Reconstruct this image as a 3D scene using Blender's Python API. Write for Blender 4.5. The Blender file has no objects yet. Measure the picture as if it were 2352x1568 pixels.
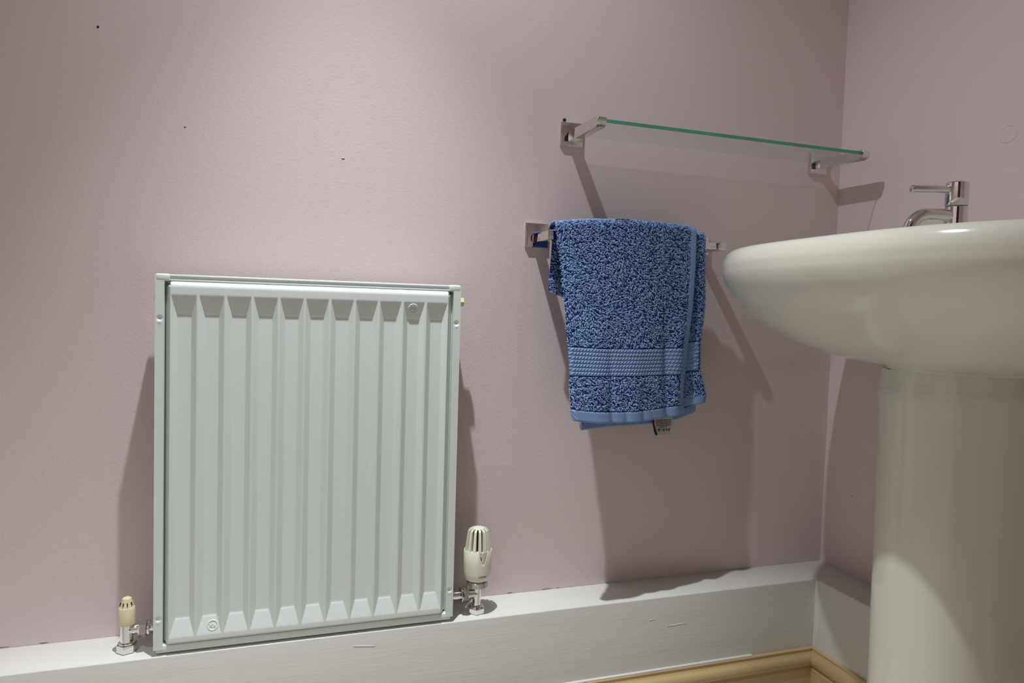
import bpy, bmesh, math, random
import numpy as np
from mathutils import Vector, Matrix, Euler
random.seed(4); RNG = np.random.default_rng(4)
S = bpy.context.scene
COL = S.collection
PI = math.pi

# ---------------------------------------------------------------- camera
cam_d = bpy.data.cameras.new('camera'); cam = bpy.data.objects.new('camera', cam_d); COL.objects.link(cam)
cam_d.sensor_fit = 'HORIZONTAL'; cam_d.sensor_width = 36.0; cam_d.lens = 36.0*1588.876/2352.0; cam_d.clip_start = 0.02
YAW, PITCH, ROLL = -0.32322, -0.04767, 0.02973
_f = Vector((-math.sin(YAW)*math.cos(PITCH), math.cos(YAW)*math.cos(PITCH), math.sin(PITCH)))
_r0 = _f.cross(Vector((0,0,1))).normalized(); _u0 = _r0.cross(_f)
_r = math.cos(ROLL)*_r0 + math.sin(ROLL)*_u0; _u = -math.sin(ROLL)*_r0 + math.cos(ROLL)*_u0
_m = Matrix((( _r.x,_u.x,-_f.x,0.30927),(_r.y,_u.y,-_f.y,-1.28819),(_r.z,_u.z,-_f.z,0.57058),(0,0,0,1)))
cam.matrix_world = _m
S.camera = cam

# ---------------------------------------------------------------- world, lamps, exposure
w = bpy.data.worlds.new('world'); S.world = w; w.use_nodes = True
w.node_tree.nodes['Background'].inputs['Color'].default_value = (0.5,0.5,0.5,1)
w.node_tree.nodes['Background'].inputs['Strength'].default_value = 0.05
S.view_settings.view_transform = 'Standard'; S.view_settings.look = 'None'
S.view_settings.gamma = 1.0; S.view_settings.use_curve_mapping = False
S.view_settings.exposure = 0.14
LAMP = (0.37, -0.43, 1.95); LAMP_W = 106.0; SPILL_W = 33.0
FILL_LAMP = (-0.40, -1.32, 1.95); FILL_LAMP_W = 70.0
LIGHT_COL = (0.965, 1.0, 1.03)
def spot(name, loc, watts, size, rad):
    d = bpy.data.lights.new(name, 'SPOT'); d.energy = watts; d.spot_size = math.radians(size); d.spot_blend = 1.0
    d.shadow_soft_size = rad; d.color = LIGHT_COL
    o = bpy.data.objects.new(name, d); COL.objects.link(o); o.location = loc
    return o
lamp_a = spot('lamp_light', LAMP, LAMP_W, 63, 0.016)          # reflector beam
lamp_a.rotation_euler = (math.radians(-2), math.radians(-2), 0)
lamp_s = spot('lamp_spill', LAMP, SPILL_W, 116, 0.016)        # spill of the same reflector lamp, which is tipped toward the basin
lamp_s.rotation_euler = (0, math.radians(-14), 0)
lamp_fill = spot('lamp_light', FILL_LAMP, FILL_LAMP_W, 92, 0.02)  # added fill lamp, unseen: bounces soft light off the rear floor and walls

# ---------------------------------------------------------------- helpers
def mat(name, col, rough=0.5, metal=0.0, spec=0.5, coat=0.0):
    m = bpy.data.materials.new(name); m.use_nodes = True
    b = m.node_tree.nodes['Principled BSDF']
    b.inputs['Base Color'].default_value = (*col, 1); b.inputs['Roughness'].default_value = rough
    b.inputs['Metallic'].default_value = metal; b.inputs['Specular IOR Level'].default_value = spec
    b.inputs['Coat Weight'].default_value = coat; b.inputs['Coat Roughness'].default_value = 0.08
    return m
def srgb(r,g,b):
    f = lambda c: (c/255/12.92) if c/255 <= .04045 else ((c/255+.055)/1.055)**2.4
    return (f(r),f(g),f(b))
def add_noise(m, scale=80, bump=0.2, dist=0.001, detail=3, stretch=(1,1,1), colvar=0.0, colscale=4.0, colb=None):
    nt = m.node_tree; N = nt.nodes; L = nt.links; b = N['Principled BSDF']
    tc = N.new('ShaderNodeTexCoord'); mp = N.new('ShaderNodeMapping'); mp.inputs['Scale'].default_value = stretch
    L.new(tc.outputs['Object'], mp.inputs['Vector'])
    if bump:
        nz = N.new('ShaderNodeTexNoise'); nz.inputs['Scale'].default_value = scale; nz.inputs['Detail'].default_value = detail
        L.new(mp.outputs['Vector'], nz.inputs['Vector'])
        bp = N.new('ShaderNodeBump'); bp.inputs['Strength'].default_value = bump; bp.inputs['Distance'].default_value = dist
        L.new(nz.outputs['Fac'], bp.inputs['Height']); L.new(bp.outputs['Normal'], b.inputs['Normal'])
    if colvar:
        n2 = N.new('ShaderNodeTexNoise'); n2.inputs['Scale'].default_value = colscale; n2.inputs['Detail'].default_value = 4
        L.new(mp.outputs['Vector'], n2.inputs['Vector'])
        mx = N.new('ShaderNodeMix'); mx.data_type = 'RGBA'
        c = b.inputs['Base Color'].default_value
        c2 = colb if colb else tuple(x*(1-colvar) for x in c[:3])
        mx.inputs[6].default_value = tuple(c); mx.inputs[7].default_value = (*c2, 1)
        rp = N.new('ShaderNodeValToRGB'); rp.color_ramp.elements[0].position = .4; rp.color_ramp.elements[1].position = .7
        L.new(n2.outputs['Fac'], rp.inputs['Fac']); L.new(rp.outputs['Color'], mx.inputs[0]); L.new(mx.outputs[2], b.inputs['Base Color'])
    return m
def link(name, me, material=None, parent=None, loc=None, smooth=False):
    o = bpy.data.objects.new(name, me); COL.objects.link(o)
    if material and not me.materials: me.materials.append(material)
    if parent: o.parent = parent
    if loc: o.location = loc
    if smooth:
        me.polygons.foreach_set('use_smooth', [True]*len(me.polygons))
    return o
def from_bm(name, bm, material=None, parent=None, smooth=False, auto=None):
    bmesh.ops.recalc_face_normals(bm, faces=bm.faces)
    me = bpy.data.meshes.new(name); bm.to_mesh(me); bm.free()
    o = link(name, me, material, parent, smooth=smooth or auto is not None)
    if auto is not None: me.set_sharp_from_angle(angle=math.radians(auto))
    return o
def thing(name, label, cat, loc=(0,0,0), group=None):
    o = bpy.data.objects.new(name, None); COL.objects.link(o); o.empty_display_size = .05
    o['label'] = label; o['category'] = cat
    if group: o['group'] = group
    o.location = loc; ROOT_LOC[o.name] = Vector(loc)
    return o
ROOT_LOC = {}
def settle(root):
    """parts were modelled in world coordinates: shift them under the root's origin"""
    bpy.context.view_layer.update()
    for ch in list(root.children): ch.matrix_parent_inverse = Matrix.Translation(-ROOT_LOC[root.name])
def bm_box(bm, x0,x1,y0,y1,z0,z1, bev=0.0, seg=2, rot=None):
    r = bmesh.ops.create_cube(bm, size=1.0); vs = r['verts']
    bmesh.ops.scale(bm, vec=(x1-x0,y1-y0,z1-z0), verts=vs)
    if bev:
        es = list({e for v in vs for e in v.link_edges})
        g = bmesh.ops.bevel(bm, geom=es, offset=bev, segments=seg, profile=.5, affect='EDGES', clamp_overlap=True)
        vs = list({v for f in g['faces'] for v in f.verts} | {v for v in vs if v.is_valid})
        # collect the whole island
        seen=set(vs); st=list(vs)
        while st:
            v=st.pop()
            for e in v.link_edges:
                o=e.other_vert(v)
                if o not in seen: seen.add(o); st.append(o)
        vs=list(seen)
    c = Vector(((x0+x1)/2,(y0+y1)/2,(z0+z1)/2))
    if rot: bmesh.ops.rotate(bm, cent=(0,0,0), matrix=rot, verts=vs)
    bmesh.ops.translate(bm, vec=c, verts=vs)
    return vs
def box(name, x0,x1,y0,y1,z0,z1, material, parent=None, bev=0.0, seg=2, rot=None):
    bm = bmesh.new(); bm_box(bm,x0,x1,y0,y1,z0,z1,bev,seg,rot)
    return from_bm(name, bm, material, parent, auto=35 if bev else None)
def bm_lathe(bm, prof, n=32, center=(0,0,0), axis='Z', phase=0.0, close=True):
    rings=[]
    for (rad,h) in prof:
        ring=[]
        for k in range(n):
            a=2*PI*k/n+phase
            p=Vector((rad*math.cos(a),rad*math.sin(a),h))
            if axis=='X': p=Vector((p.z,p.x,p.y))
            elif axis=='Y': p=Vector((p.x,p.z,p.y))
            ring.append(bm.verts.new(p+Vector(center)))
        rings.append(ring)
    for a,b in zip(rings[:-1],rings[1:]):
        for k in range(n):
            bm.faces.new((a[k],a[(k+1)%n],b[(k+1)%n],b[k]))
    if close:
        bm.faces.new(rings[0]); bm.faces.new(rings[-1])
    return rings
def lathe(name, prof, material, parent=None, n=32, center=(0,0,0), axis='Z', phase=0.0, auto=35):
    bm=bmesh.new(); bm_lathe(bm,prof,n,center,axis,phase)
    return from_bm(name,bm,material,parent,auto=auto)
def tube_bm(bm, pts, rad, n=16, caps=True):
    pts=[Vector(p) for p in pts]; rings=[]; prev=None
    for i,p in enumerate(pts):
        t=(pts[min(i+1,len(pts)-1)]-pts[max(i-1,0)]).normalized()
        if prev is None:
            a=Vector((0,0,1)) if abs(t.z)<.9 else Vector((1,0,0)); nrm=t.cross(a).normalized()
        else:
            nrm=(prev-t*prev.dot(t)).normalized()
        prev=nrm; bn=t.cross(nrm); rr=rad[i] if isinstance(rad,(list,tuple)) else rad
        rings.append([bm.verts.new(p+rr*(math.cos(2*PI*k/n)*nrm+math.sin(2*PI*k/n)*bn)) for k in range(n)])
    for a,b in zip(rings[:-1],rings[1:]):
        for k in range(n): bm.faces.new((a[k],a[(k+1)%n],b[(k+1)%n],b[k]))
    if caps: bm.faces.new(rings[0][::-1]); bm.faces.new(rings[-1])
def grid_mesh(name, P, material=None, parent=None, smooth=True, flip=False):
    """P: array (nv,nu,3)"""
    nv,nu,_=P.shape; idx=np.arange(nv*nu).reshape(nv,nu)
    q=np.stack([idx[:-1,:-1],idx[:-1,1:],idx[1:,1:],idx[1:,:-1]],-1).reshape(-1,4)
    if flip: q=q[:,::-1]
    me=bpy.data.meshes.new(name); me.from_pydata(P.reshape(-1,3).tolist(),[],q.tolist()); me.update()
    return link(name,me,material,parent,smooth=smooth)
def grid_prism(name, xs, zs, yfun, yback, material, parent):
    """front heightfield y=yfun(x,z) whose rim is carried straight back to yback and closed"""
    X,Z=np.meshgrid(xs,zs); Y=yfun(X,Z)
    nv,nu=X.shape; V=np.stack([X,Y,Z],-1).reshape(-1,3).tolist(); idx=np.arange(nv*nu).reshape(nv,nu)
    F=np.stack([idx[:-1,:-1],idx[:-1,1:],idx[1:,1:],idx[1:,:-1]],-1).reshape(-1,4).tolist()
    rim=list(idx[0,:])+list(idx[1:,-1])+list(idx[-1,:-1][::-1])+list(idx[1:-1,0][::-1])
    base=len(V)
    for i in rim: p=V[i]; V.append([p[0],yback,p[2]])
    n=len(rim)
    for k in range(n):
        F.append([int(rim[(k+1)%n]),int(rim[k]),base+k,base+(k+1)%n])
    F.append([base+k for k in range(n)][::-1])
    me=bpy.data.meshes.new(name); me.from_pydata(V,[],[[int(i) for i in f] for f in F]); me.update()
    o=link(name,me,material,parent,smooth=True); me.set_sharp_from_angle(angle=math.radians(50))
    return o
def text_mesh(body, size, depth):
    cu=bpy.data.curves.new('lettering','FONT'); cu.body=body; cu.size=size; cu.extrude=depth; cu.align_x='CENTER'; cu.align_y='CENTER'
    o=bpy.data.objects.new('lettering_source',cu); COL.objects.link(o)
    bpy.context.view_layer.update()
    me=bpy.data.meshes.new_from_object(o.evaluated_get(bpy.context.evaluated_depsgraph_get()))
    bpy.data.objects.remove(o); bpy.data.curves.remove(cu)
    return me
def structure(o): o['kind']='structure'; return o

# ---------------------------------------------------------------- materials
M_wall = mat('pink emulsion', srgb(224,208,208), .62, spec=.35)
add_noise(M_wall, scale=210, bump=.35, dist=.0011, detail=4)
M_ceil = mat('white ceiling paint', (.80,.80,.77), .9)
M_gloss = mat('white gloss paint', srgb(224,224,220), .38)
add_noise(M_gloss, scale=30, bump=.22, dist=.0012, detail=4, stretch=(.6,3.0,9.0), colvar=.05, colscale=5)
M_trimy = mat('cream stained skirting', (.60,.45,.22), .35)
add_noise(M_trimy, scale=30, bump=.12, dist=.001, stretch=(.5,.5,6), colvar=.22, colscale=7)
M_floor = mat('beige vinyl floor', (.56,.53,.46), .5); add_noise(M_floor, scale=60, bump=.1, colvar=.15)
M_added_door = mat('added door brown', (.035,.02,.012), .4); add_noise(M_added_door, scale=20, bump=.15, stretch=(9,9,.6), colvar=.3)
M_rad = mat('white radiator enamel', srgb(224,233,229), .34); add_noise(M_rad, scale=140, bump=.05, dist=.0006)
M_radd = mat('grey emblem enamel', srgb(226,231,223), .34)
M_chrome = mat('chrome', (.78,.77,.76), .055, 1.0); add_noise(M_chrome, scale=40, bump=.02, dist=.0005)
M_brass = mat('worn chrome', (.62,.60,.55), .2, 1.0); add_noise(M_brass, scale=120, bump=.12, dist=.0005, colvar=.35, colscale=90)
M_cream = mat('aged cream plastic', srgb(232,222,184), .42); add_noise(M_cream, scale=90, bump=.05, colvar=.12, colscale=60)
M_trv = mat('off white plastic', srgb(232,230,210), .4); add_noise(M_trv, scale=120, bump=.03)
M_dark = mat('dark recess', (.02,.018,.016), .6); add_noise(M_dark, scale=100, bump=.05)
M_ink = mat('grey printing', (.08,.075,.06), .6)
M_ceramic = mat('white vitreous china', srgb(222,221,208), .14, spec=.5, coat=.3); add_noise(M_ceramic, scale=9, bump=.02, dist=.001, colvar=.03, colscale=6)
M_stain = mat('yellowed sealant', (.42,.34,.16), .6); add_noise(M_stain, scale=200, bump=.2, colvar=.4, colscale=80)
M_caulk = mat('white caulk', (.78,.77,.72), .5); add_noise(M_caulk, scale=90, bump=.1)
M_weave = mat('blue woven cotton', srgb(128,155,198), .85, spec=.15); add_noise(M_weave, scale=900, bump=.3, dist=.0006)
M_terry = mat('blue terry ground', srgb(50,78,136), .95, spec=.1); add_noise(M_terry, scale=700, bump=.4, dist=.001)
def pile_mat():
    m=mat('blue terry loops', srgb(112,142,196), .9, spec=.12); nt=m.node_tree; N=nt.nodes; L=nt.links
    a=N.new('ShaderNodeAttribute'); a.attribute_name='shade'
    mx=N.new('ShaderNodeMix'); mx.data_type='RGBA'
    mx.inputs[6].default_value=(*srgb(118,150,202),1); mx.inputs[7].default_value=(*srgb(178,206,244),1)
    L.new(a.outputs['Fac'],mx.inputs[0]); L.new(mx.outputs[2],N['Principled BSDF'].inputs['Base Color'])
    return m
M_pile=pile_mat()
M_tag = mat('grey satin label', (.52,.50,.47), .5); M_tagk = mat('black satin label edge', (.012,.01,.012), .6)
def glass_mat():
    m=bpy.data.materials.new('clear shelf glass'); m.use_nodes=True; nt=m.node_tree; N=nt.nodes; L=nt.links; N.clear()
    out=N.new('ShaderNodeOutputMaterial'); mix=N.new('ShaderNodeMixShader'); tr=N.new('ShaderNodeBsdfTransparent'); gl=N.new('ShaderNodeBsdfGlossy')
    tr.inputs['Color'].default_value=(.93,.965,.955,1); gl.inputs['Roughness'].default_value=.02; gl.inputs['Color'].default_value=(1,1,1,1)
    lw=N.new('ShaderNodeLayerWeight'); lw.inputs['Blend'].default_value=.5
    p5=N.new('ShaderNodeMath'); p5.operation='POWER'; p5.inputs[1].default_value=5; L.new(lw.outputs['Facing'],p5.inputs[0])
    ma=N.new('ShaderNodeMath'); ma.operation='MULTIPLY_ADD'; ma.inputs[1].default_value=.55; ma.inputs[2].default_value=.035; L.new(p5.outputs[0],ma.inputs[0])
    L.new(ma.outputs[0],mix.inputs['Fac']); L.new(tr.outputs[0],mix.inputs[1]); L.new(gl.outputs[0],mix.inputs[2]); L.new(mix.outputs[0],out.inputs['Surface'])
    return m
M_glass=glass_mat()
M_edge=mat('green glass edge', srgb(88,168,146), .25, spec=.6); add_noise(M_edge, scale=60, bump=.05, colvar=.15, colscale=12)

# ---------------------------------------------------------------- room shell
XR=1.5233; XL=-.85; YB=-1.80; ZF=-.225; ZC=1.985
D=.0941; D2=.0975; HF=.149
def slab(name,x0,x1,y0,y1,z0,z1,m): return structure(box(name,x0,x1,y0,y1,z0,z1,m))
wall_back=slab('wall_back',XL-.1,XR+.1,0,.1,ZF,ZC,M_wall)
wall_right=slab('wall_right',XR,XR+.1,YB,0,ZF,ZC,M_wall)
slab('wall_left',XL-.1,XL,YB,0,ZF,ZC,M_wall)
slab('wall_front',XL-.1,XR+.1,YB-.1,YB,ZF,ZC,M_wall)
slab('floor',XL-.1,XR+.1,YB-.1,.1,ZF-.05,ZF,M_floor)
slab('ceiling',XL-.1,XR+.1,YB-.1,.1,ZC,ZC+.05,M_ceil)
# added door, unseen behind the camera, gives the chrome something dark to reflect
dr=structure(box('added_dark_door',-.06,.70,YB,YB+.04,ZF+.005,1.76,M_added_door,bev=.003))
for (a,b,c,d_) in ((.04,.28,.0,.7),(.36,.60,.0,.7),(.04,.28,.85,1.62),(.36,.60,.85,1.62)):
    box('added_door_panel',a,b,YB+.036,YB+.048,c,d_,M_added_door,dr,bev=.006)
lathe('added_door_handle',[(.006,0),(.006,.04),(.022,.045),(.026,.06),(.016,.075)],M_chrome,dr,n=24,center=(.63,YB+.04,.78),axis='Y')
# boxed-in pipe ledge, back run and right run
def ledge(name,x0,x1,y0,y1):
    return structure(box(name,x0,x1,y0,y1,ZF+.0,0,M_gloss,bev=.0022,seg=3))
trim_back=ledge('trim_1',XL,XR,-D,0)
trim_right=ledge('trim_2',XR-D2,XR,YB,-D+.002)
# filler bead in the inner corner of the boxing
bm=bmesh.new()
xs0=XR-D2
n_=10
for i in range(n_+1):
    z=-HF+(HF-.002)*i/n_; wd=.006+.012*max(0,math.sin(PI*min(1,(i/n_)*1.05)))**1.5
    for p in ((xs0-.0005,-D-.0002,z),(xs0-.0014,-D-.0012-.25*wd,z),(xs0-.0006,-D-wd,z),(xs0+.001,-D-wd,z),(xs0+.001,-D,z)): bm.verts.new(p)
bm.verts.ensure_lookup_table()
for i in range(n_):
    for k in range(5):
        a=i*5+k;b=i*5+(k+1)%5; bm.faces.new([bm.verts[j] for j in (a,b,b+5,a+5)])
from_bm('filler_bead',bm,M_caulk,trim_right,auto=60)
# skirting with a rounded moulding (profile: distance out from the boxing, height)
prof=[(0,ZF),(.0145,ZF),(.0145,-.1905),(.0125,-.1885),(.0118,-.1865)]
for k in range(9):
    a=-PI/2+PI*k/8; prof.append((.0105+.0095*math.cos(a),-.1725+.0125*math.sin(a)))
prof+=[(.0075,-.1575),(.0065,-.1545),(.0075,-.1525),(.0075,-.1500),(.006,HF*-1+.0),(0,-HF)]
def skirting(name,run):
    bm=bmesh.new(); rings=[]
    for end in (0,1):
        ring=[]
        for d,z in prof:
            if run=='back': p=((XL,-D-d,z) if end==0 else (XR-D2-d,-D-d,z))
            else: p=((XR-D2-d,-D-d,z) if end==0 else (XR-D2-d,YB,z))
            ring.append(bm.verts.new(p))
        rings.append(ring)
    n=len(prof)
    for k in range(n): bm.faces.new((rings[0][k],rings[0][(k+1)%n],rings[1][(k+1)%n],rings[1][k]))
    bm.faces.new(rings[0]); bm.faces.new(rings[1])
    return structure(from_bm(name,bm,M_trimy,None,auto=40))
sk_b=skirting('baseboard_back','back'); sk_r=skirting('baseboard_right','right')
bm=bmesh.new(); bm_box(bm,XL,XR-D2-.16,-D-.0052,-D+.001,-HF-.001,-HF+.0035,.0015)
from_bm('caulk_line',bm,M_caulk,sk_b,auto=60)
# small marks on the walls
def blob(name,parent,c,rx,rz,m,normal='y',seed=0,th=.0006):
    rnd=random.Random(seed); bm=bmesh.new(); n=14
    ring=[(rx*math.cos(2*PI*k/n)*rnd.uniform(.75,1.15), rz*math.sin(2*PI*k/n)*rnd.uniform(.75,1.15)) for k in range(n)]
    def P(a,b,h): return (c[0]+a,-h,c[2]+b) if normal=='y' else (XR-h,c[1]+a,c[2]+b)
    r0=[bm.verts.new(P(a,b,-.0002)) for a,b in ring]; r1=[bm.verts.new(P(a*.7,b*.7,th)) for a,b in ring]
    for k in range(n): bm.faces.new((r0[k],r0[(k+1)%n],r1[(k+1)%n],r1[k]))
    bm.faces.new(r1); bm.faces.new(r0)
    return from_bm(name,bm,m,parent,smooth=True)
blob('fly_speck',wall_back,(.025,0,1.0013),.0022,.0026,M_dark,seed=1)
blob('paint_chip',wall_back,(.4113,0,.8306),.0032,.0010,M_caulk,seed=2)
blob('paint_chip',wall_back,(.4113,0,.8290),.0030,.0005,M_dark,seed=3)
blob('nail_hole',wall_back,(.8365,0,.9462),.0048,.0042,M_dark,seed=4)
blob('paint_chip',wall_back,(.153,0,.857),.0016,.0010,M_dark,seed=5)
blob('stain_spot',wall_right,(XR,-.085,.175),.0016,.0022,M_stain,normal='x',seed=6)
def fleck(name,parent,x0,x1,y,z0,z1,m,h=.0006,seed=0):
    rnd=random.Random(seed); bm=bmesh.new(); n=9; lo=[];hi=[];top=[]
    for k in range(n):
        t=k/(n-1); x=x0+(x1-x0)*t; z=z0+(z1-z0)*t; wd=.0009*math.sin(PI*(.08+.84*t))*rnd.uniform(.7,1.3)
        lo.append(bm.verts.new((x,y+.0002,z-wd))); hi.append(bm.verts.new((x,y+.0002,z+wd))); top.append(bm.verts.new((x,y-h,z)))
    for k in range(n-1):
        bm.faces.new((lo[k],lo[k+1],top[k+1],top[k])); bm.faces.new((top[k],top[k+1],hi[k+1],hi[k])); bm.faces.new((hi[k],hi[k+1],lo[k+1],lo[k]))
    return from_bm(name,bm,m,parent,smooth=True)
M_drip=mat('raised white gloss drip',(.88,.88,.85),.3)
fleck('paint_drip',trim_back,.4361,.4736,-D,-.0216,-.0257,M_drip,seed=1)
fleck('paint_drip',trim_back,1.0151,1.0269,-D,-.0439,-.0427,M_drip,seed=2)
fleck('paint_drip',trim_back,1.0576,1.1021,-D,-.0606,-.0596,M_drip,seed=3)
for k,(x,l) in enumerate(((.7455,.012),(.8200,.020),(.8530,.006),(-.1300,.030),(-.0580,.012))):
    fleck('paint_gap',wall_back,x,x+l,0,.0014,.0014,M_dark,h=.0003,seed=10+k)
M_fill=mat('touched up wall paint', srgb(225,207,207), .62); add_noise(M_fill,scale=200,bump=.1)
bm=bmesh.new()
bm_lathe(bm,[(.013,-.0002),(.0135,.0005),(.0165,.0005),(.017,-.0002)],24,(0,0,0),'X',close=False)
bmesh.ops.translate(bm,vec=(XR,-.388,.905),verts=bm.verts); 
for v in bm.verts: v.co.x=XR-(v.co.x-XR)
from_bm('filler_ring',bm,M_fill,wall_right,auto=60)

# ---------------------------------------------------------------- radiator
RX0,RX1,RZ0,RZ1,RY=.1245,.6099,.0083,.6083,-.100   # modelled size; set on its brackets below
rad=thing('radiator','white pressed-steel panel radiator with vertical flutes, hung on the pink wall over the white ledge','radiator',((RX0+RX1)/2,-.05,RZ0))
PX0,PX1=.1386,.5970; TIP0,PITCHX=.1454,.0402
def panel_y(X,Z):
    dep=.0086
    k=np.round((X-TIP0)/PITCHX); k=np.clip(k,0,11); dx=np.abs(X-(TIP0+k*PITCHX))
    u=np.clip((dx-.0011)/.0093,0,1)
    u=np.where((X<TIP0)|(X>TIP0+11*PITCHX),0,u)
    v=np.minimum(np.clip((.5785-Z)/.0345,0,1),np.clip((Z-.0300)/.0325,0,1))
    sm=.06
    r=np.where(np.abs(u-v)<sm, np.minimum(u,v)-((sm-np.abs(u-v))**2)/(4*sm), np.minimum(u,v))
    r=np.clip(r,0,1)
    # ease foot and crest
    r=np.where(r<.1, r*r/.2+.0, np.where(r>.9, 1-.05-(1-r)**2/.2+.0, r-.05))
    r=np.clip(r/.95,0,1)
    y=RY-.0026+dep*r
    # rolled shoulder at the top and fall-away at sides and foot
    t=np.clip((Z-.5875)/.0112,0,1); y=y+.0125*(1-np.sqrt(np.clip(1-t*t,0,1)))
    for e in (np.clip((TIP0+.001-X)/.0068,0,1), np.clip((X-(TIP0+11*PITCHX-.001))/.0083,0,1)):
        y=y+.014*e**1.3
    t=np.clip((.0235-Z)/.004,0,1); y=y+.006*t
    return y
xs=np.unique(np.concatenate([np.arange(PX0,PX1+1e-6,.00067),[PX0,PX1]]))
zs=np.unique(np.concatenate([np.linspace(.0195,.0655,40),np.linspace(.0655,.540,14),np.linspace(.540,.582,36),np.linspace(.582,.5985,20)]))
# round the two upper corners
fp=grid_prism('front_panel',xs,zs,panel_y,-.062,M_rad,rad)
me=fp.data; co=np.zeros(len(me.vertices)*3); me.vertices.foreach_get('co',co); co=co.reshape(-1,3)
rc=.011
for cx,sg in ((PX0+rc,-1),(PX1-rc,1)):
    m=((co[:,0]-cx)*sg>0)&(co[:,2]>.5985-rc)
    dx=(co[m,0]-cx); dz=co[m,2]-(.5985-rc); mx=np.maximum(np.abs(dx),np.abs(dz)); ln=np.hypot(dx,dz)+1e-9
    co[m,0]=cx+dx*mx/ln; co[m,2]=.5985-rc+dz*mx/ln
me.vertices.foreach_set('co',co.reshape(-1)); me.update()
DIMP=[(.1312,.5392),(.6032,.5410),(.1315,.0632),(.6033,.0622)]
def side_y(X,Z):
    y=np.full_like(X,RY)
    for (a,b) in DIMP: 
        r2=((X-a)**2+((Z-b))**2)/(.0030**2); y=y+.0030*np.exp(-r2)-.0007*np.exp(-((X-a)**2+(Z-b+.0052)**2)/(.0026**2))
    return y
zz=np.unique(np.concatenate([np.linspace(.0135,.6070,30),np.linspace(.5300,.5520,28),np.linspace(.0520,.0740,28)]))
for (a,b) in ((RX0,.1376),(.5970,RX1)):
    grid_prism('side_panel',np.linspace(a,b,22),zz,side_y,-.046,M_rad,rad)
# top grille rail with its groove, corner caps, bottom rail
bm=bmesh.new()
bm_box(bm,.139,.5955,-.0975,-.046,.6030,.6080,.0020,2); bm_box(bm,.139,.5955,-.0960,-.052,.6000,.6040,.0003); bm_box(bm,.139,.5955,-.0972,-.080,.5975,.6004,.0008)
from_bm('top_grille',bm,M_rad,rad,auto=35)
for s,(a,b,c,d_) in enumerate(((RX0,.1452,RX0,.1380),(.5892,RX1,.5966,RX1))):
    bm=bmesh.new(); bm_box(bm,a,b,-.1004,-.045,.5972,.6086,.0030,3)
    from_bm('corner_cap',bm,M_rad,rad,auto=35)
bm=bmesh.new(); bm_box(bm,.1275,.6068,-.0985,-.048,.0072,.0195,.0022,2)
from_bm('bottom_rail',bm,M_rad,rad,auto=35)
box('rear_panel',.140,.594,-.063,-.047,.016,.596,M_rad,rad,bev=.002)
for x in (.20,.535):
    bm=bmesh.new(); bm_box(bm,x-.018,x+.018,-.0095,-.0064,.06,.55,.0008); bm_box(bm,x-.012,x+.012,-.047,-.002,.50,.545,.001); bm_box(bm,x-.012,x+.012,-.047,-.002,.07,.11,.001)
    from_bm('wall_bracket',bm,M_rad,rad,auto=35)
lathe('bleed_plug',[(.0095,0),(.0095,.0085),(.0085,.0150),(.0045,.0165)],M_cream,rad,n=6,center=(RX1-.001,-.062,.5795),axis='X')
lathe('blanking_plug',[(.0105,0),(.0105,-.003),(.0090,-.0062),(.004,-.0066)],M_cream,rad,n=12,center=(RX0+.001,-.062,.5700),axis='X')
def emblem(cx,zmid,up):
    slope=math.atan2(.0086,.0335)
    bm=bmesh.new(); R_,r_=.0076,.00095
    n1,n2=40,8; ring=[]
    for i in range(n1):
        a=2*PI*i/n1
        ring.append([bm.verts.new(((R_+r_*math.cos(2*PI*j/n2))*math.cos(a),(R_+r_*math.cos(2*PI*j/n2))*math.sin(a),r_*math.sin(2*PI*j/n2))) for j in range(n2)])
    for i in range(n1):
        for j in range(n2): bm.faces.new((ring[i][j],ring[(i+1)%n1][j],ring[(i+1)%n1][(j+1)%n2],ring[i][(j+1)%n2]))
    tm=text_mesh('FIX',.0070,.0009)
    bm2=bmesh.new(); bm2.from_mesh(tm); bmesh.ops.rotate(bm2,cent=(0,0,0),matrix=Matrix.Rotation(PI,3,'Z'),verts=bm2.verts); bm2.to_mesh(tm); bm2.free()
    bm.from_mesh(tm); bpy.data.meshes.remove(tm)
    o=from_bm('emblem',bm,M_rad,rad,auto=50)
    # lay it on the sloped facet: local z faces the room
    tilt=PI/2+(slope if up else -slope)
    yy=float(panel_y(np.array([[cx]]),np.array([[zmid]]))[0,0])
    me=o.data; me.transform(Matrix.Translation((cx,yy-.0001,zmid))@Matrix.Rotation(PI/2-slope if up else PI/2+slope,4,'X'))
    return o
emblem(.2110,.0445,True); emblem(.5256,.5655,False)
settle(rad)
rad.location=(.36749,-.04375,.00546); rad.scale=(1.00505,)*3

# ---------------------------------------------------------------- lockshield valve (left)
vx,vy=.0805,-.062
lv=thing('lockshield_valve','small chrome lockshield valve with a yellowed cream cap, left of the radiator','valve',(vx,vy,0))
def capmesh():
    bm=bmesh.new(); bm_lathe(bm,[(.0120,.0455),(.0124,.047),(.0121,.0715),(.0112,.0735)],28,(vx,vy,0),close=True)
    bm_lathe(bm,[(.0112,.0730),(.0068,.0878),(.0045,.0892)],8,(vx,vy,0),phase=PI/8)
    return bm
cap=from_bm('valve_cap',capmesh(),M_cream,lv,auto=30)
for a in (-1.95,-1.30,-2.7,-.6):
    r_=.0093; bm=bmesh.new()
    bm_box(bm,-.0006,.0006,-.0009,.0006,-.0026,.0026,rot=Matrix.Rotation(a+PI/2,3,'Z')@Matrix.Rotation(-.33,3,'X'))
    bmesh.ops.translate(bm,vec=(vx+r_*math.cos(a),vy+r_*math.sin(a),.0800),verts=bm.verts)
    from_bm('cap_slot',bm,M_dark,cap)
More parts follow.
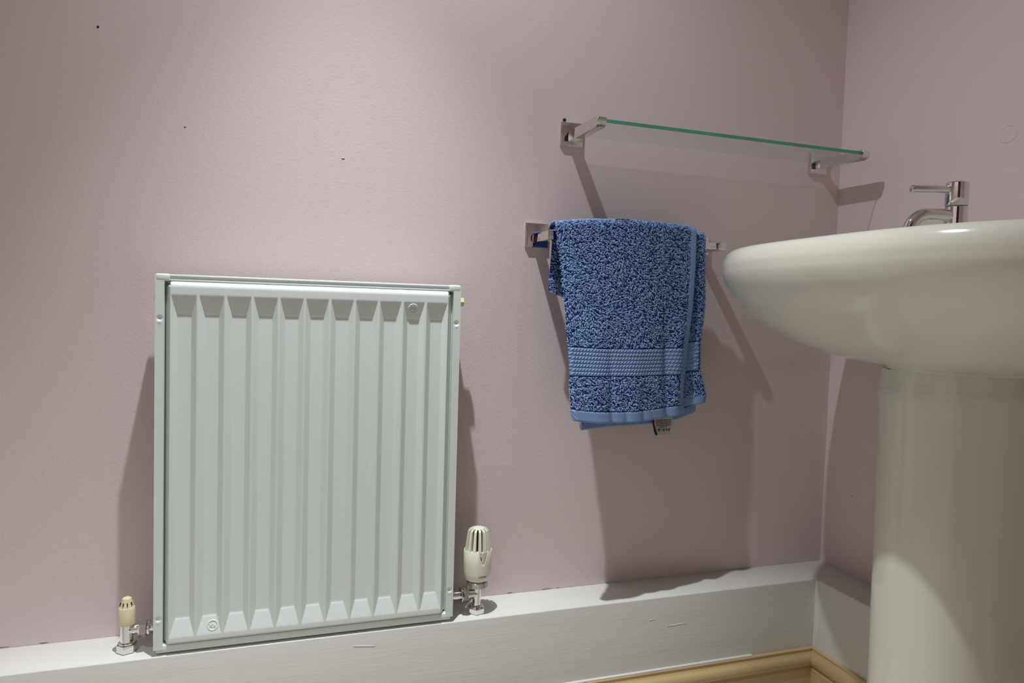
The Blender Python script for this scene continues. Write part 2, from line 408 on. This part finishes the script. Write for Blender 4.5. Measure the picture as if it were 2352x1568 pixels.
def hexnut(bm,c,r,h,axis): 
    bm_lathe(bm,[(r*.88,0),(r,h*.14),(r,h*.86),(r*.88,h)],6,c,axis,phase=.35)
bm=bmesh.new(); bm_lathe(bm,[(.0098,.015),(.0096,.030),(.0090,.050)],28,(vx,vy,0)); bm_lathe(bm,[(.0125,.0148),(.0128,.0162),(.010,.0172)],28,(vx,vy,0))
bm_lathe(bm,[(.0084,0),(.0078,.010),(.0088,.018)],24,(vx+.004,vy,.0364),'X')
from_bm('valve_body',bm,M_chrome,lv,auto=35)
bm=bmesh.new(); hexnut(bm,(vx,vy,-.0005),.0148,.0160,'Z'); from_bm('compression_nut',bm,M_chrome,lv,auto=25)
bm=bmesh.new(); hexnut(bm,(.0985,vy,.0364),.0152,.0115,'X'); bm_lathe(bm,[(.0112,0),(.0122,.001),(.0122,.0035),(.0112,.0045)],20,(.1103,vy,.0364),'X'); from_bm('union_nut',bm,M_chrome,lv,auto=25)
lathe('valve_tail',[(.0072,0),(.0072,.0092)],M_chrome,lv,n=20,center=(.1140,vy,.0364),axis='X')
settle(lv)

# ---------------------------------------------------------------- thermostatic valve (right)
tx,ty=.6640,-.0655
tv=thing('thermostatic_valve','off-white thermostatic radiator valve with slotted head on a chrome body, right of the radiator','valve',(tx,ty,0))
# lower sleeve with V notch toward the room
bm=bmesh.new(); n=72; NA=-1.42
def sleeve_top(a):
    d=abs((a-NA+PI)%(2*PI)-PI); rim=.1195-.0035*math.cos(a-NA)*.0
    t=min(1,max(0,(d-.08)/.30)); return .0990+(.1200-.0990)*(t*t*(3-2*t))
rows=[(.0200,.0640,None),(.0232,.0668,None),(.0250,.0725,None),(.0258,.0800,None),(.0262,.0950,None),(.0262,None,0),(.0256,None,.0008),(.0246,None,.0004),(.0240,.0900,None)]
rings=[]
for rr,zc,off in rows:
    ring=[]
    for k in range(n):
        a=2*PI*k/n-PI
        z=zc if zc is not None else sleeve_top(a)+off
        ring.append(bm.verts.new((tx+rr*math.cos(a),ty+rr*math.sin(a),z)))
    rings.append(ring)
for A,B in zip(rings[:-1],rings[1:]):
    for k in range(n): bm.faces.new((A[k],A[(k+1)%n],B[(k+1)%n],B[k]))
bm.faces.new(rings[0])
slv=from_bm('sleeve',bm,M_trv,tv,auto=45)
lathe('head_drum',[(.0228,.088),(.0232,.112),(.0238,.1160),(.0236,.1205)],M_trv,tv,n=40,center=(tx,ty,0))
lathe('sensor_core',[(.0135,.118),(.0125,.152)],M_dark,tv,n=24,center=(tx,ty,0))
bm=bmesh.new(); NF=14
for k in range(NF):
    a=2*PI*k/NF+.1; h=.0042
    sec=[(.0240,.1195),(.0200,.1530),(.0188,.1570),(.0150,.1600),(.006,.1605),(.006,.1585),(.0140,.1575),(.0160,.1540),(.0180,.1195)]
    w0=[.0030,.0023,.0021,.0019,.0010,.0010,.0019,.0021,.0024]
    vs=[]
    for sgn in (-1,1):
        vs.append([bm.verts.new((tx+rr*math.cos(a)-sgn*ww*math.sin(a),ty+rr*math.sin(a)+sgn*ww*math.cos(a),zz_)) for (rr,zz_),ww in zip(sec,w0)])
    m_=len(sec)
    for i in range(m_): bm.faces.new((vs[0][i],vs[0][(i+1)%m_],vs[1][(i+1)%m_],vs[1][i]))
    bm.faces.new(vs[0]); bm.faces.new(vs[1][::-1])
bm_lathe(bm,[(.0100,.1585),(.0105,.1600),(.0095,.1612),(.005,.1616)],28,(tx,ty,0))
from_bm('slotted_cage',bm,M_trv,tv,auto=35)
def wrap_text(body,size,a0,z,rad_,m,name,par):
    me=text_mesh(body,size,.0001); co=np.zeros(len(me.vertices)*3); me.vertices.foreach_get('co',co); co=co.reshape(-1,3).copy()
    an=a0+co[:,0]/rad_; rr=rad_+.00008+co[:,2]
    out=np.stack([tx+rr*np.cos(an),ty+rr*np.sin(an),z+co[:,1]],1); me.vertices.foreach_set('co',out.reshape(-1)); me.update(); me.materials.clear()
    return link(name,me,m,par)
wrap_text('tufoes',.0060,-1.46,.0765,.02555,M_ink,'lettering',slv)
wrap_text('5',.0090,-1.60,.1095,.02330,M_dark,'numeral',slv)
bm=bmesh.new(); bm_lathe(bm,[(.0170,.0500),(.0192,.0510),(.0194,.0600),(.0180,.0618)],32,(tx,ty,0))
for k in range(32):
    a=2*PI*k/32; bm_box(bm,-.0007,.0007,-.0005,.0005,-.0042,.0042,rot=Matrix.Rotation(a+PI/2,3,'Z'))
# place the knurls
vsl=list(bm.verts)[32*4:]
for k in range(32):
    a=2*PI*k/32; bmesh.ops.translate(bm,vec=(tx+.0194*math.cos(a),ty+.0194*math.sin(a),.0556),verts=vsl[k*8:(k+1)*8])
from_bm('knurled_collar',bm,M_brass,tv,auto=30)
bm=bmesh.new(); bm_lathe(bm,[(.0165,.0640),(.0165,.0605)],28,(tx,ty,0)); from_bm('collar_gap',bm,M_dark,tv,auto=30)
bm=bmesh.new(); bm_lathe(bm,[(.0076,.0100),(.0076,.0515)],28,(tx,ty,0)); bm_lathe(bm,[(.0086,0),(.0078,.0085),(.0078,.020)],24,(tx-.0190,ty,.0365),'X')
from_bm('valve_body',bm,M_chrome,tv,auto=35)
bm=bmesh.new(); hexnut(bm,(tx,ty,-.0005),.0158,.0120,'Z'); bm_lathe(bm,[(.0135,.0112),(.0125,.0135),(.0095,.0145)],28,(tx,ty,0)); from_bm('compression_nut',bm,M_chrome,tv,auto=25)
bm=bmesh.new(); hexnut(bm,(.6355,ty,.0365),.0165,.0105,'X'); bm_lathe(bm,[(.0135,0),(.0142,.0008),(.0142,.0022),(.0135,.003)],24,(.6322,ty,.0365),'X'); from_bm('union_nut',bm,M_chrome,tv,auto=25)
lathe('valve_tail',[(.0078,0),(.0078,.0232)],M_chrome,tv,n=20,center=(.6118,ty,.0365),axis='X')
settle(tv)

# ---------------------------------------------------------------- towel rail
PS=.0472
def plate(x0,ztop,parent):
    bm=bmesh.new(); bm_box(bm,x0,x0+PS,-.0045,0,ztop-PS,ztop,.0004); bm_box(bm,x0+.0015,x0+PS-.0015,-.0078,-.0040,ztop-PS+.0015,ztop-.0015,.0012,2)
    return from_bm('wall_plate',bm,M_chrome,parent,auto=30)
TX,TZ,TX2=.7607,.7391,1.1306
tr=thing('towel_rail','short square chrome towel rail on two square wall plates, holding the blue towel','towel rail',(.957,0,.7155))
for x0 in (TX,TX2): plate(x0,TZ,tr)
zc=.7085
for x0 in (TX,TX2):
    c=x0+PS/2
    box('arm',c-.0085,c+.0085,-.0880,-.0070,zc-.0085,zc+.0085,M_chrome,tr,bev=.0012)
box('bar',TX+PS/2+.008,TX2+PS/2-.008,-.0845,-.0705,zc-.0070,zc+.0070,M_chrome,tr,bev=.0008)
settle(tr)

# ---------------------------------------------------------------- glass shelf
SX,SZ,SX2=.8282,.9414,1.4317
sh=thing('glass_shelf','clear glass shelf with a green front edge on two chrome brackets, above the towel','shelf',(1.15,0,.9165))
za=.9145
for x0 in (SX,SX2):
    pl=plate(x0,SZ,sh)
    c=x0+PS/2
    bm=bmesh.new(); side=[(-.006,za-.0105),(-.0300,za-.0120),(-.1310,za-.0130),(-.1400,za-.0095),(-.1432,za-.002),(-.1412,za+.0042),(-.1340,za+.0068),(-.0400,za+.0075),(-.006,za+.0080)]
    A=[bm.verts.new((c-.0090,y,z)) for y,z in side]; B=[bm.verts.new((c+.0090,y,z)) for y,z in side]
    k_=len(side)
    for i in range(k_): bm.faces.new((A[i],A[(i+1)%k_],B[(i+1)%k_],B[i]))
    bm.faces.new(A[::-1]); bm.faces.new(B)
    bmesh.ops.bevel(bm,geom=[e for e in bm.edges],offset=.0009,segments=2,affect='EDGES')
    arm=from_bm('arm',bm,M_chrome,sh,auto=35)
gx0,gx1=SX+PS/2+.006,SX2+PS/2-.006
bm=bmesh.new(); bm_box(bm,gx0,gx1,-.1320,-.0215,za-.0026,za+.0040)
gl=from_bm('glass_pane',bm,None,sh)
gl.data.materials.append(M_glass); gl.data.materials.append(M_edge)
for p in gl.data.polygons: p.material_index = 1 if p.normal.y<-.7 else 0
settle(sh)

# ---------------------------------------------------------------- blue towel
tw=thing('hand_towel','blue terry hand towel folded over the chrome rail, with a corded border and care label','towel',(.957,-.0865,.72))
Lp=np.array([[0.787,-0.099,0.7224],[0.7959,-0.106,0.6596],[0.8028,-0.117,0.58],[0.8073,-0.129,0.5034],[0.8096,-0.136,0.4524],[0.8101,-0.144,0.3915],[0.8156,-0.147,0.3705]])
Mp=np.array([[0.9311,-0.099,0.7359],[0.9347,-0.103,0.6666],[0.9359,-0.109,0.5839],[0.9352,-0.117,0.4998],[0.9352,-0.121,0.4497],[0.9352,-0.128,0.3827],[0.9368,-0.13,0.3623]])
Rp=np.array([[1.0854,-0.098,0.7317],[1.086,-0.099,0.6658],[1.0831,-0.1,0.5883],[1.0737,-0.101,0.5035],[1.0702,-0.101,0.4516],[1.0671,-0.101,0.3918],[1.072,-0.101,0.3725]])
KV=np.array([0,.18,.40,.62,.755,.93,1.0])
def interp(K,P,v): return np.stack([np.interp(v,K,P[:,i]) for i in range(3)],-1)
def front_surf(u,v):
    """u 0..1 left-right, v 0..1 down the front; works on arrays"""
    l,m,r=interp(KV,Lp,v),interp(KV,Mp,v),interp(KV,Rp,v)
    um=.5; a=(u-um)*(u-1)/((0-um)*(0-1)); b=(u-0)*(u-1)/((um)*(um-1)); c=u*(u-um)/(1*(1-um))
    P=a[...,None]*l+b[...,None]*m+c[...,None]*r
    # folds: soft valleys and ridges that grow toward the hem
    g=np.clip((v-.35)/.5,0,1)
    f=.0035*np.exp(-((u-.34)/.030)**2)*np.clip((v-.5)/.3,0,1) - .0040*np.exp(-((u-.22)/.09)**2)*g - .0035*np.exp(-((u-.55)/.10)**2)*g
    f+= .0050*np.exp(-((u-(.80+.10*(v-.5)))/.035)**2)*np.clip((v-.30)/.3,0,1) - .0045*np.exp(-((u-.92)/.05)**2)*np.clip((v-.25)/.3,0,1)
    f+= .0030*np.exp(-((u-.62)/.03)**2)*np.clip((v-.78)/.1,0,1) + .003*np.exp(-((u-.47)/.028)**2)*np.clip((v-.82)/.1,0,1)
    P=P.copy(); P[...,1]+=f
    # rounded left fold
    P[...,1]+=.006*np.clip(1-u/.03,0,1)**2
    return P
def surf_normals(fn,u,v,e=1e-3):
    du=fn(np.clip(u+e,0,1),v)-fn(np.clip(u-e,0,1),v); dv=fn(u,np.clip(v+e,0,1))-fn(u,np.clip(v-e,0,1))
    n=np.cross(du,dv); n/=np.linalg.norm(n,axis=-1,keepdims=True)+1e-12
    n[n[...,1]>0]*=-1
    return n
def sheet(name,fn,nu,nv,m,thick=.004,off=0.0,u0=0,u1=1,v0=0,v1=1,height=None):
    U,V=np.meshgrid(np.linspace(u0,u1,nu),np.linspace(v0,v1,nv)); P=fn(U,V); Nn=surf_normals(fn,U,V)
    h=off+(height(U,V) if height is not None else 0)
    P=P+Nn*(h[...,None] if isinstance(h,np.ndarray) else h)
    Q=fn(U,V)-Nn*thick
    n=nu*nv; idx=np.arange(n).reshape(nv,nu)
    F=np.stack([idx[:-1,:-1],idx[1:,:-1],idx[1:,1:],idx[:-1,1:]],-1).reshape(-1,4)
    F2=F[:,::-1]+n
    rim=np.concatenate([idx[0,:],idx[1:,-1],idx[-1,:-1][::-1],idx[1:-1,0][::-1]]); rn=np.roll(rim,-1)
    F3=np.stack([rim,rn,rn+n,rim+n],-1)
    me=bpy.data.meshes.new(name); me.from_pydata(np.concatenate([P.reshape(-1,3),Q.reshape(-1,3)]).tolist(),[],np.concatenate([F,F2,F3]).tolist()); me.update()
    o=link(name,me,m,tw,smooth=True); me.set_sharp_from_angle(angle=math.radians(70))
    return o
sheet('front_layer',front_surf,70,90,M_terry,thick=.0018)
# roll over the bar: front top row -> over -> rear
def top_surf(u,v):
    p=front_surf(u,np.zeros_like(u)); a=PI*v
    P=p.copy(); yc=-.0815; rad_=np.abs(p[...,1]-yc)
    P[...,1]=yc-rad_*np.cos(a)*np.where(a<PI/2,1,1.25); P[...,2]=p[...,2]+.0095*np.sin(a)-.004*np.clip(v-.6,0,1)
    return P
sheet('top_fold',top_surf,60,16,M_terry,thick=.0018)
# second layer showing at the right
def under_surf(u,v):
    K=np.array([0,.36,.57,.72,.92,1.0]); Up=np.array([[1.1112,-0.093,0.7235],[1.1176,-0.0935,0.5893],[1.1114,-0.0935,0.5105],[1.113,-0.0935,0.4578],[1.129,-0.093,0.4092],[1.1268,-0.093,0.3915]])
    r=interp(K,Up,v); l=r.copy(); l[...,0]=.97; l[...,2]=interp(K,Up,v)[...,2]-.020*v; l[...,1]=r[...,1]-.0005
    P=l+(r-l)*u[...,None]
    P[...,1]+=.006*np.clip((u-.93)/.07,0,1)**2 + .004*np.exp(-((u-.80)/.06)**2)
    return P
sheet('second_layer',under_surf,40,60,M_terry,thick=.0015)
def tops2(u,v):
    p=under_surf(u,np.zeros_like(u)); a=PI*v; P=p.copy(); P[...,1]=-.0795-.0135*np.cos(a); P[...,2]=p[...,2]+.0070*np.sin(a)-.01*np.clip(v-.6,0,1); return P
sheet('top_fold',tops2,30,14,M_terry,thick=.0015)
# rear pieces
def rear_surf(u,v):
    l=interp(np.array([0,.5,1]),np.array([[.7960,-.0620,.7180],[.7927,-.059,.6291],[.7930,-.057,.6050]]),v)
    r=interp(np.array([0,1]),np.array([[1.085,-.062,.722],[1.085,-.056,.565]]),v)
    P=l+(r-l)*u[...,None]; P[...,2]-=.006*np.clip(u/.1,0,1)*v; return P
sheet('rear_flap',rear_surf,40,30,M_terry,thick=.003)
def inner_surf(u,v):
    bu=np.array([0,.02,.25,.62,.85,1.0]); bx=np.array([.8575,.8605,.9196,1.0155,1.0749,1.1115]); bz=np.array([.3510,.3407,.3458,.3503,.3577,.3715])
    x=np.interp(u,bu,bx); zb=np.interp(u,bu,bz)
    P=np.stack([x,-.0660-.014*v**.7+.002*np.sin(9*u)*v,.712+(zb-.712)*v],-1); return P
sheet('inner_layer',inner_surf,50,40,M_terry,thick=.003)
# corded border: rows of twisted cord
NR=7
def cord(fn_len,nrow):
    def h(U,V):
        v=(V-V.min())/(V.max()-V.min()); s=(v*nrow)%1.0; k=np.floor(v*nrow)
        t=(s-.5)*2; base=.0024*np.sqrt(np.clip(1-t*t,0,1))
        ph=U*fn_len/.0068 + s*.95 + k*.37
        tw_=np.abs(np.sin(PI*ph))
        return base*(.35+.65*tw_)+.0002
    return h
sheet('woven_border',front_surf,520,78,M_weave,thick=.0005,off=.0006,u0=.004,u1=.962,v0=KV[3],v1=KV[4],height=cord(.262,NR))
sheet('woven_border',under_surf,90,60,M_weave,thick=.0005,off=.0006,u0=.45,u1=.94,v0=.555,v1=.715,height=cord(.06,NR))
# hems: flat diagonal twill
def twill(l,per=.0058):
    def h(U,V):
        v=(V-V.min())/(V.max()-V.min()+1e-9); e=np.minimum(1,np.minimum(v,1-v)*9)
        return .0022*np.sqrt(e)+.00035*np.sin(2*PI*(U*l/per-v*2.2))
    return h
sheet('hem',front_surf,300,18,M_weave,thick=.0030,off=.0004,u0=.0,u1=1.0,v0=KV[5],v1=1.0,height=twill(.265))
sheet('hem',under_surf,120,18,M_weave,thick=.0035,off=.0004,u0=.35,u1=1.0,v0=.925,v1=1.0,height=twill(.16))
sheet('hem',inner_surf,200,16,M_weave,thick=.0035,off=.0004,u0=.0,u1=1.0,v0=.945,v1=1.0,height=twill(.255))
def selv(U,V): 
    u=(U-U.min())/(U.max()-U.min()); return .0018*np.sqrt(np.minimum(1,np.minimum(u,1-u)*6))+.0002*np.sin(V*400)
sheet('side_hem',front_surf,10,120,M_weave,thick=.0018,off=.0006,u0=.955,u1=1.0,v0=.0,v1=KV[5],height=selv)
sheet('side_hem',top_surf,10,12,M_weave,thick=.002,off=.0006,u0=.955,u1=1.0,v0=.0,v1=.55,height=selv)
# terry loops as real little curls, far too many to count
def tufts(fn,count,urange,vrange,skip,up=False):
    u=RNG.uniform(*urange,count); v=RNG.uniform(*vrange,count); keep=~skip(u,v); u,v=u[keep],v[keep]
    P=fn(u,v); Nn=surf_normals(fn,u,v)
    if up: Nn[Nn[:,2]<-.05]*=-1
    return P,Nn,u,v
def build_pile(batches):
    VS=[];FS=[];SH=[];base=0
    for P,Nn,ln,wd in batches:
        n=len(P)
        # lie direction in the cloth: swirls of the nap
        ang=-.65+.55*np.sin(P[:,0]*38+2.0*np.sin(P[:,2]*31))+.45*np.sin(P[:,2]*47+P[:,0]*20)+RNG.normal(0,.5,n)
        ex=np.array([1,0,0.]); T=np.cos(ang)[:,None]*ex+np.sin(ang)[:,None]*np.array([0,0,1.]); T=T-Nn*(T*Nn).sum(1,keepdims=True); T/=np.linalg.norm(T,axis=1,keepdims=True)
        B=np.cross(Nn,T)
        L_=ln*RNG.uniform(.7,1.25,n)[:,None]; W=wd*RNG.uniform(.75,1.2,n)[:,None]; H=ln*RNG.uniform(.38,.85,n)[:,None]
        # arch: 4 stations, 4-sided section
        st=[(-.5,-.25,.75),(-.22,.85,1.0),(.22,1.0,1.0),(.55,.25,.65)]
        rings=[]
        for s,hh,ww in st:
            c=P+T*L_*s+Nn*H*hh*.8
            for (a,b) in ((1,0),(0,1),(-1,0),(0,-1)):
                rings.append(c+B*W*ww*.5*a+Nn*W*ww*.5*b)
        V=np.stack(rings,1) # n,16,3
        f=[]
        for i in range(3):
            for k in range(4): f.append([i*4+k,i*4+(k+1)%4,(i+1)*4+(k+1)%4,(i+1)*4+k])
        f.append([0,3,2,1]); f.append([12,13,14,15])
        f=np.array(f)
        FS.append((f[None]+(np.arange(n)*16)[:,None,None]+base).reshape(-1,4)); VS.append(V.reshape(-1,3)); base+=n*16
        SH.append(np.repeat(RNG.uniform(0,1,n)**1.3,16))
    V=np.concatenate(VS); F=np.concatenate(FS); sh_=np.concatenate(SH)
    me=bpy.data.meshes.new('terry_pile'); me.vertices.add(len(V)); me.vertices.foreach_set('co',V.reshape(-1).astype(np.float32))
    me.loops.add(F.size); me.loops.foreach_set('vertex_index',F.reshape(-1).astype(np.int32))
    me.polygons.add(len(F)); me.polygons.foreach_set('loop_start',np.arange(0,F.size,4).astype(np.int32)); me.polygons.foreach_set('loop_total',np.full(len(F),4,np.int32))
    me.update(calc_edges=True)
    at=me.attributes.new('shade','FLOAT','POINT'); at.data.foreach_set('value',sh_.astype(np.float32))
    o=link('terry_pile',me,M_pile,tw,smooth=True); o['kind']='stuff'
    return o
bt=[]
LN,WD=.0046,.00145
def add(fn,cnt,ur,vr,skip,k=1.0,up=False):
    P,Nn,_,_=tufts(fn,cnt,ur,vr,skip,up); bt.append((P,Nn,LN*k,WD*k))
add(front_surf,15500,(0,.957),(0,1),lambda u,v:((v>KV[3]-.006)&(v<KV[4]+.006))|(v>KV[5]-.004))
add(top_surf,1700,(0,.957),(0,.8),lambda u,v:v<0,up=True)
add(under_surf,3200,(.55,1.0),(0,.93),lambda u,v:((v>.55)&(v<.72)&(u<.96)))
add(tops2,450,(.45,1),(0,.8),lambda u,v:v<0,up=True)
add(rear_surf,1400,(0,.35),(0,1),lambda u,v:v<0)
build_pile(bt)
# care label under the hem
tg=[(1.0092,-.0925,.3710),(1.0108,-.0975,.3310),(1.0458,-.0985,.3302),(1.0530,-.0935,.3720)]
def tag_surf(u,v):
    a,b,c,d=[np.array(p) for p in tg]
    P=(a+(d-a)*u[...,None])*(1-v[...,None])+(b+(c-b)*u[...,None])*v[...,None]; P=P.copy(); P[...,1]+=.0015*np.sin(PI*u); return P
tagobj=sheet('care_label',tag_surf,12,12,M_tag,thick=.0003)
def tagshape(name,us,vs,off=.0003):
    U=np.array(us);V=np.array(vs); P=tag_surf(U,V)+surf_normals(tag_surf,U,V)*off
    return P
bm=bmesh.new()
def tq(u0,u1,v0,v1):
    P=tagshape('',[u0,u1,u1,u0],[v0,v0,v1,v1]); bm.faces.new([bm.verts.new(p) for p in P])
rl=random.Random(8)
for i,v in enumerate((.30,.385,.465,.545,.62)):
    u=.10 if i<4 else .28; end=.92 if i<4 else .74
    while u<end:
        l=rl.uniform(.035,.11); tq(u,min(u+l,end),v,v+.035); u+=l+.018
def ring(u0,u1,v0,v1,t=.018):
    tq(u0,u1,v0,v0+t*.9); tq(u0,u1,v1-t*.9,v1); tq(u0,u0+t,v0,v1); tq(u1-t,u1,v0,v1)
ring(.22,.31,.71,.84,.03); tq(.245,.285,.75,.80)
tq(.36,.46,.72,.735); tq(.36,.375,.72,.80); tq(.445,.46,.72,.80); tq(.385,.44,.825,.845); tq(.38,.44,.765,.785)
ring(.51,.60,.72,.85,.025); tq(.53,.58,.765,.80)
P=tagshape('',[.655,.755,.705],[.72,.72,.85]); bm.faces.new([bm.verts.new(p) for p in P])
ring(.80,.90,.71,.83,.02); tq(.80,.90,.76,.78); tq(.84,.86,.71,.83)
o=from_bm('label_print',bm,M_tagk,tagobj)
bm=bmesh.new(); tube_bm(bm,[(1.0072,-.0920,.374),(1.0078,-.0945,.352),(1.0098,-.0985,.338),(1.0124,-.0995,.3312),(1.0131,-.0985,.3305)],[.0016,.0018,.0022,.0024,.0012],10)
from_bm('label_fold',bm,M_tagk,tw,auto=50)
settle(tw)

# ---------------------------------------------------------------- washbasin
BZ,BP,BW,BN,BY=.6843,.5195,.402,3.07,-.4922
ZB,PB,WB,BMP,BMW,LIP=.4990,.3200,.1400,1.707,2.10,.0330
th=np.linspace(-PI/2,PI/2,97)
def outline(z,p,w_,n=BN):
    c=np.abs(np.cos(th))**(2/n); s=np.sign(np.sin(th))*np.abs(np.sin(th))**(2/n)
    return np.stack([XR-p*c,BY+w_*s,np.full_like(th,z)],1)
ws=thing('washbasin','large white ceramic washbasin with a deep rounded bowl, mounted on the right wall','washbasin',(XR,BY,ZB))
rows=[]
rows.append(outline(ZB-.006,PB-.004,WB-.004,2.2)); rows.append(outline(ZB-.0045,PB-.0005,WB-.0005,2.2))
for t in np.linspace(1,0,26):
    gp=(1-t**BMP)**(1/BMP); gw=(1-t**BMW)**(1/BMW); rows.append(outline(BZ-LIP-(BZ-LIP-ZB)*t, PB+(BP-PB)*gp, WB+(BW-WB)*gw, BN+(2.2-BN)*t*t))
# soft crease below the rim, then the rolled rim
rows[-1]=outline(BZ-LIP,BP-.0007,BW-.0007)
for a in np.linspace(.12,PI/2,10):
    rows.append(outline(BZ-LIP+LIP*math.sin(a),BP-.020*(1-math.cos(a)),BW-.020*(1-math.cos(a))))
# top of the rim and the inner bowl
for k,(dp,dz) in enumerate(((.032,.001),(.044,-.002),(.055,-.014),(.075,-.05),(.11,-.09),(.16,-.125),(.21,-.14))):
    pr=BP-dp; wr=BW-dp
    o_=outline(BZ+dz,pr,wr,2.6)
    # deck behind the bowl: inner bowl stops short of the wall
    lim=XR-(.105+ .25*max(0,dp-.05)); 
    if dp>.034: o_[:,0]=np.minimum(o_[:,0],lim)
    rows.append(o_)
P=np.stack(rows,0)
nv,nu,_=P.shape; V=P.reshape(-1,3).tolist(); idx=np.arange(nv*nu).reshape(nv,nu)
F=np.stack([idx[:-1,:-1],idx[:-1,1:],idx[1:,1:],idx[1:,:-1]],-1).reshape(-1,4).tolist()
F.append(list(map(int,idx[0,:]))); F.append(list(map(int,idx[-1,:][::-1])))
# back face against the wall (outer rows) and deck/back of the inner rows
lastout=nv-8
for i in range(lastout): F.append([int(idx[i,0]),int(idx[i+1,0]),int(idx[i+1,-1]),int(idx[i,-1])])
for i in range(lastout,nv-1): F.append([int(idx[i,0]),int(idx[i+1,0]),int(idx[i+1,-1]),int(idx[i,-1])])
me=bpy.data.meshes.new('bowl'); me.from_pydata(V,[],F); me.update()
bmx=bmesh.new(); bmx.from_mesh(me); bmesh.ops.recalc_face_normals(bmx,faces=bmx.faces); bmx.to_mesh(me); bmx.free()
bowl=link('bowl',me,M_ceramic,ws,smooth=True); me.set_sharp_from_angle(angle=math.radians(55))
# yellowed sealant smear under the joint
bm=bmesh.new(); ps=[]
o0=outline(ZB+.006,PB+.0005,WB+.0005)
tube_bm(bm,[tuple(p) for p in o0[62:80]],[.0012+.0012*math.sin(PI*k/17) for k in range(18)],8)
from_bm('sealant_smear',bm,M_stain,ws,smooth=True)
settle(ws)

# ---------------------------------------------------------------- pedestal
pc=(1.317,-.4823); PR=.1005
pd=thing('basin_pedestal','white ceramic pedestal standing on the floor under the washbasin','pedestal',(pc[0],BY,ZF))
def ped_ring(z,r,back):
    pts=[]
    for k in range(49):
        a=PI/2+PI*k/48; pts.append((pc[0]+r*1.02*math.cos(a),pc[1]+r*math.sin(a),z))
    xb=back; pts=[(xb,pc[1]+r*.96,z)]+pts+[(xb,pc[1]-r*.96,z)]
    return pts
levels=[(ZF,.118),(ZF+.012,.120),(ZF+.03,.112),(ZF+.09,.1025),(.0,.0985),(.1,.1005),(.25,.1025),(.36,.1030),(.415,.1036),(.432,.1050),(.448,.1068),(.458,.1072),(.466,.1058),(.474,.1035),(ZB-.006,.1035)]
bm=bmesh.new(); R=[[bm.verts.new(p) for p in ped_ring(z,r,1.46)] for z,r in levels]
n=len(R[0])
for A,B in zip(R[:-1],R[1:]):
    for k in range(n): bm.faces.new((A[k],A[(k+1)%n],B[(k+1)%n],B[k]))
bm.faces.new(R[0]); bm.faces.new(R[-1])
from_bm('column',bm,M_ceramic,pd,auto=60)
settle(pd)

# ---------------------------------------------------------------- tap
ax,ay=1.300,-.4790
tp=thing('basin_tap','slim chrome mixer tap with pin lever and curved spout above the basin rim','tap',(ax,ay,.676))
rt=.0160
lathe('tap_base',[(.0205,.670),(.0205,.6835),(.0175,.6860)],M_chrome,tp,n=40,center=(ax,ay,0))
lathe('tap_body',[(rt,.680),(rt,.7470),(rt-.0008,.7480)],M_chrome,tp,n=48,center=(ax,ay,0))
lathe('seam_ring',[(rt-.0012,.7475),(rt-.0012,.7495)],M_dark,tp,n=40,center=(ax,ay,0))
cp=lathe('lever_cap',[(rt-.0006,.7490),(rt,.7500),(rt,.7840),(rt-.0014,.7855)],M_chrome,tp,n=48,center=(ax,ay,0))
bm=bmesh.new(); tube_bm(bm,[(ax-.008,ay+.002,.7745),(ax-.030,ay+.0075,.7740),(ax-.069,ay+.0175,.7725),(ax-.0720,ay+.0182,.7724),(ax-.0735,ay+.0186,.7723)],[.0062,.0062,.0062,.0055,.0035],20)
from_bm('lever',bm,M_chrome,tp,auto=40)
bm=bmesh.new(); pts=[(ax-.004,ay,.7335),(ax-.025,ay+.005,.7345),(ax-.045,ay+.010,.7345)]
for k in range(1,9):
    a=PI/2*k/8*.92; pts.append((ax-.045-.030*math.sin(a),ay+.010+.007*math.sin(a),.7345-.032*(1-math.cos(a))))
pts.append((pts[-1][0]-.001,pts[-1][1],pts[-1][2]-.010))
tube_bm(bm,pts,.0098,24)
from_bm('spout',bm,M_chrome,tp,auto=40)
settle(tp)

# ---------------------------------------------------------------- ceiling downlights (out of frame): main lamp and added fill lamp
M_lampw=mat('white downlight ring',(.8,.8,.78),.4)
M_bulb=bpy.data.materials.new('lit lamp face'); M_bulb.use_nodes=True
_n=M_bulb.node_tree.nodes['Principled BSDF']; _n.inputs['Emission Color'].default_value=(1,.97,.9,1); _n.inputs['Emission Strength'].default_value=6
for o,loc,lab in ((lamp_a,LAMP,'recessed ceiling downlight with a white ring, nearest the radiator wall'),(lamp_fill,FILL_LAMP,'added unseen ceiling lamp for bounce fill, with a white ring, near the front wall')):
    dl=thing('ceiling_downlight',lab,'downlight',(loc[0],loc[1],ZC),'ceiling downlights')
    lathe('trim_ring',[(.030,ZC+.001),(.042,ZC),(.043,ZC-.003),(.036,ZC-.005),(.029,ZC-.001)],M_lampw,dl,n=40,center=(loc[0],loc[1],0))
    lathe('lamp_face',[(.026,ZC-.0055),(.026,ZC-.0062)],M_bulb,dl,n=32,center=(loc[0],loc[1],0))
    o.parent=dl
    if o is lamp_a: lamp_s.parent=dl
    settle(dl)
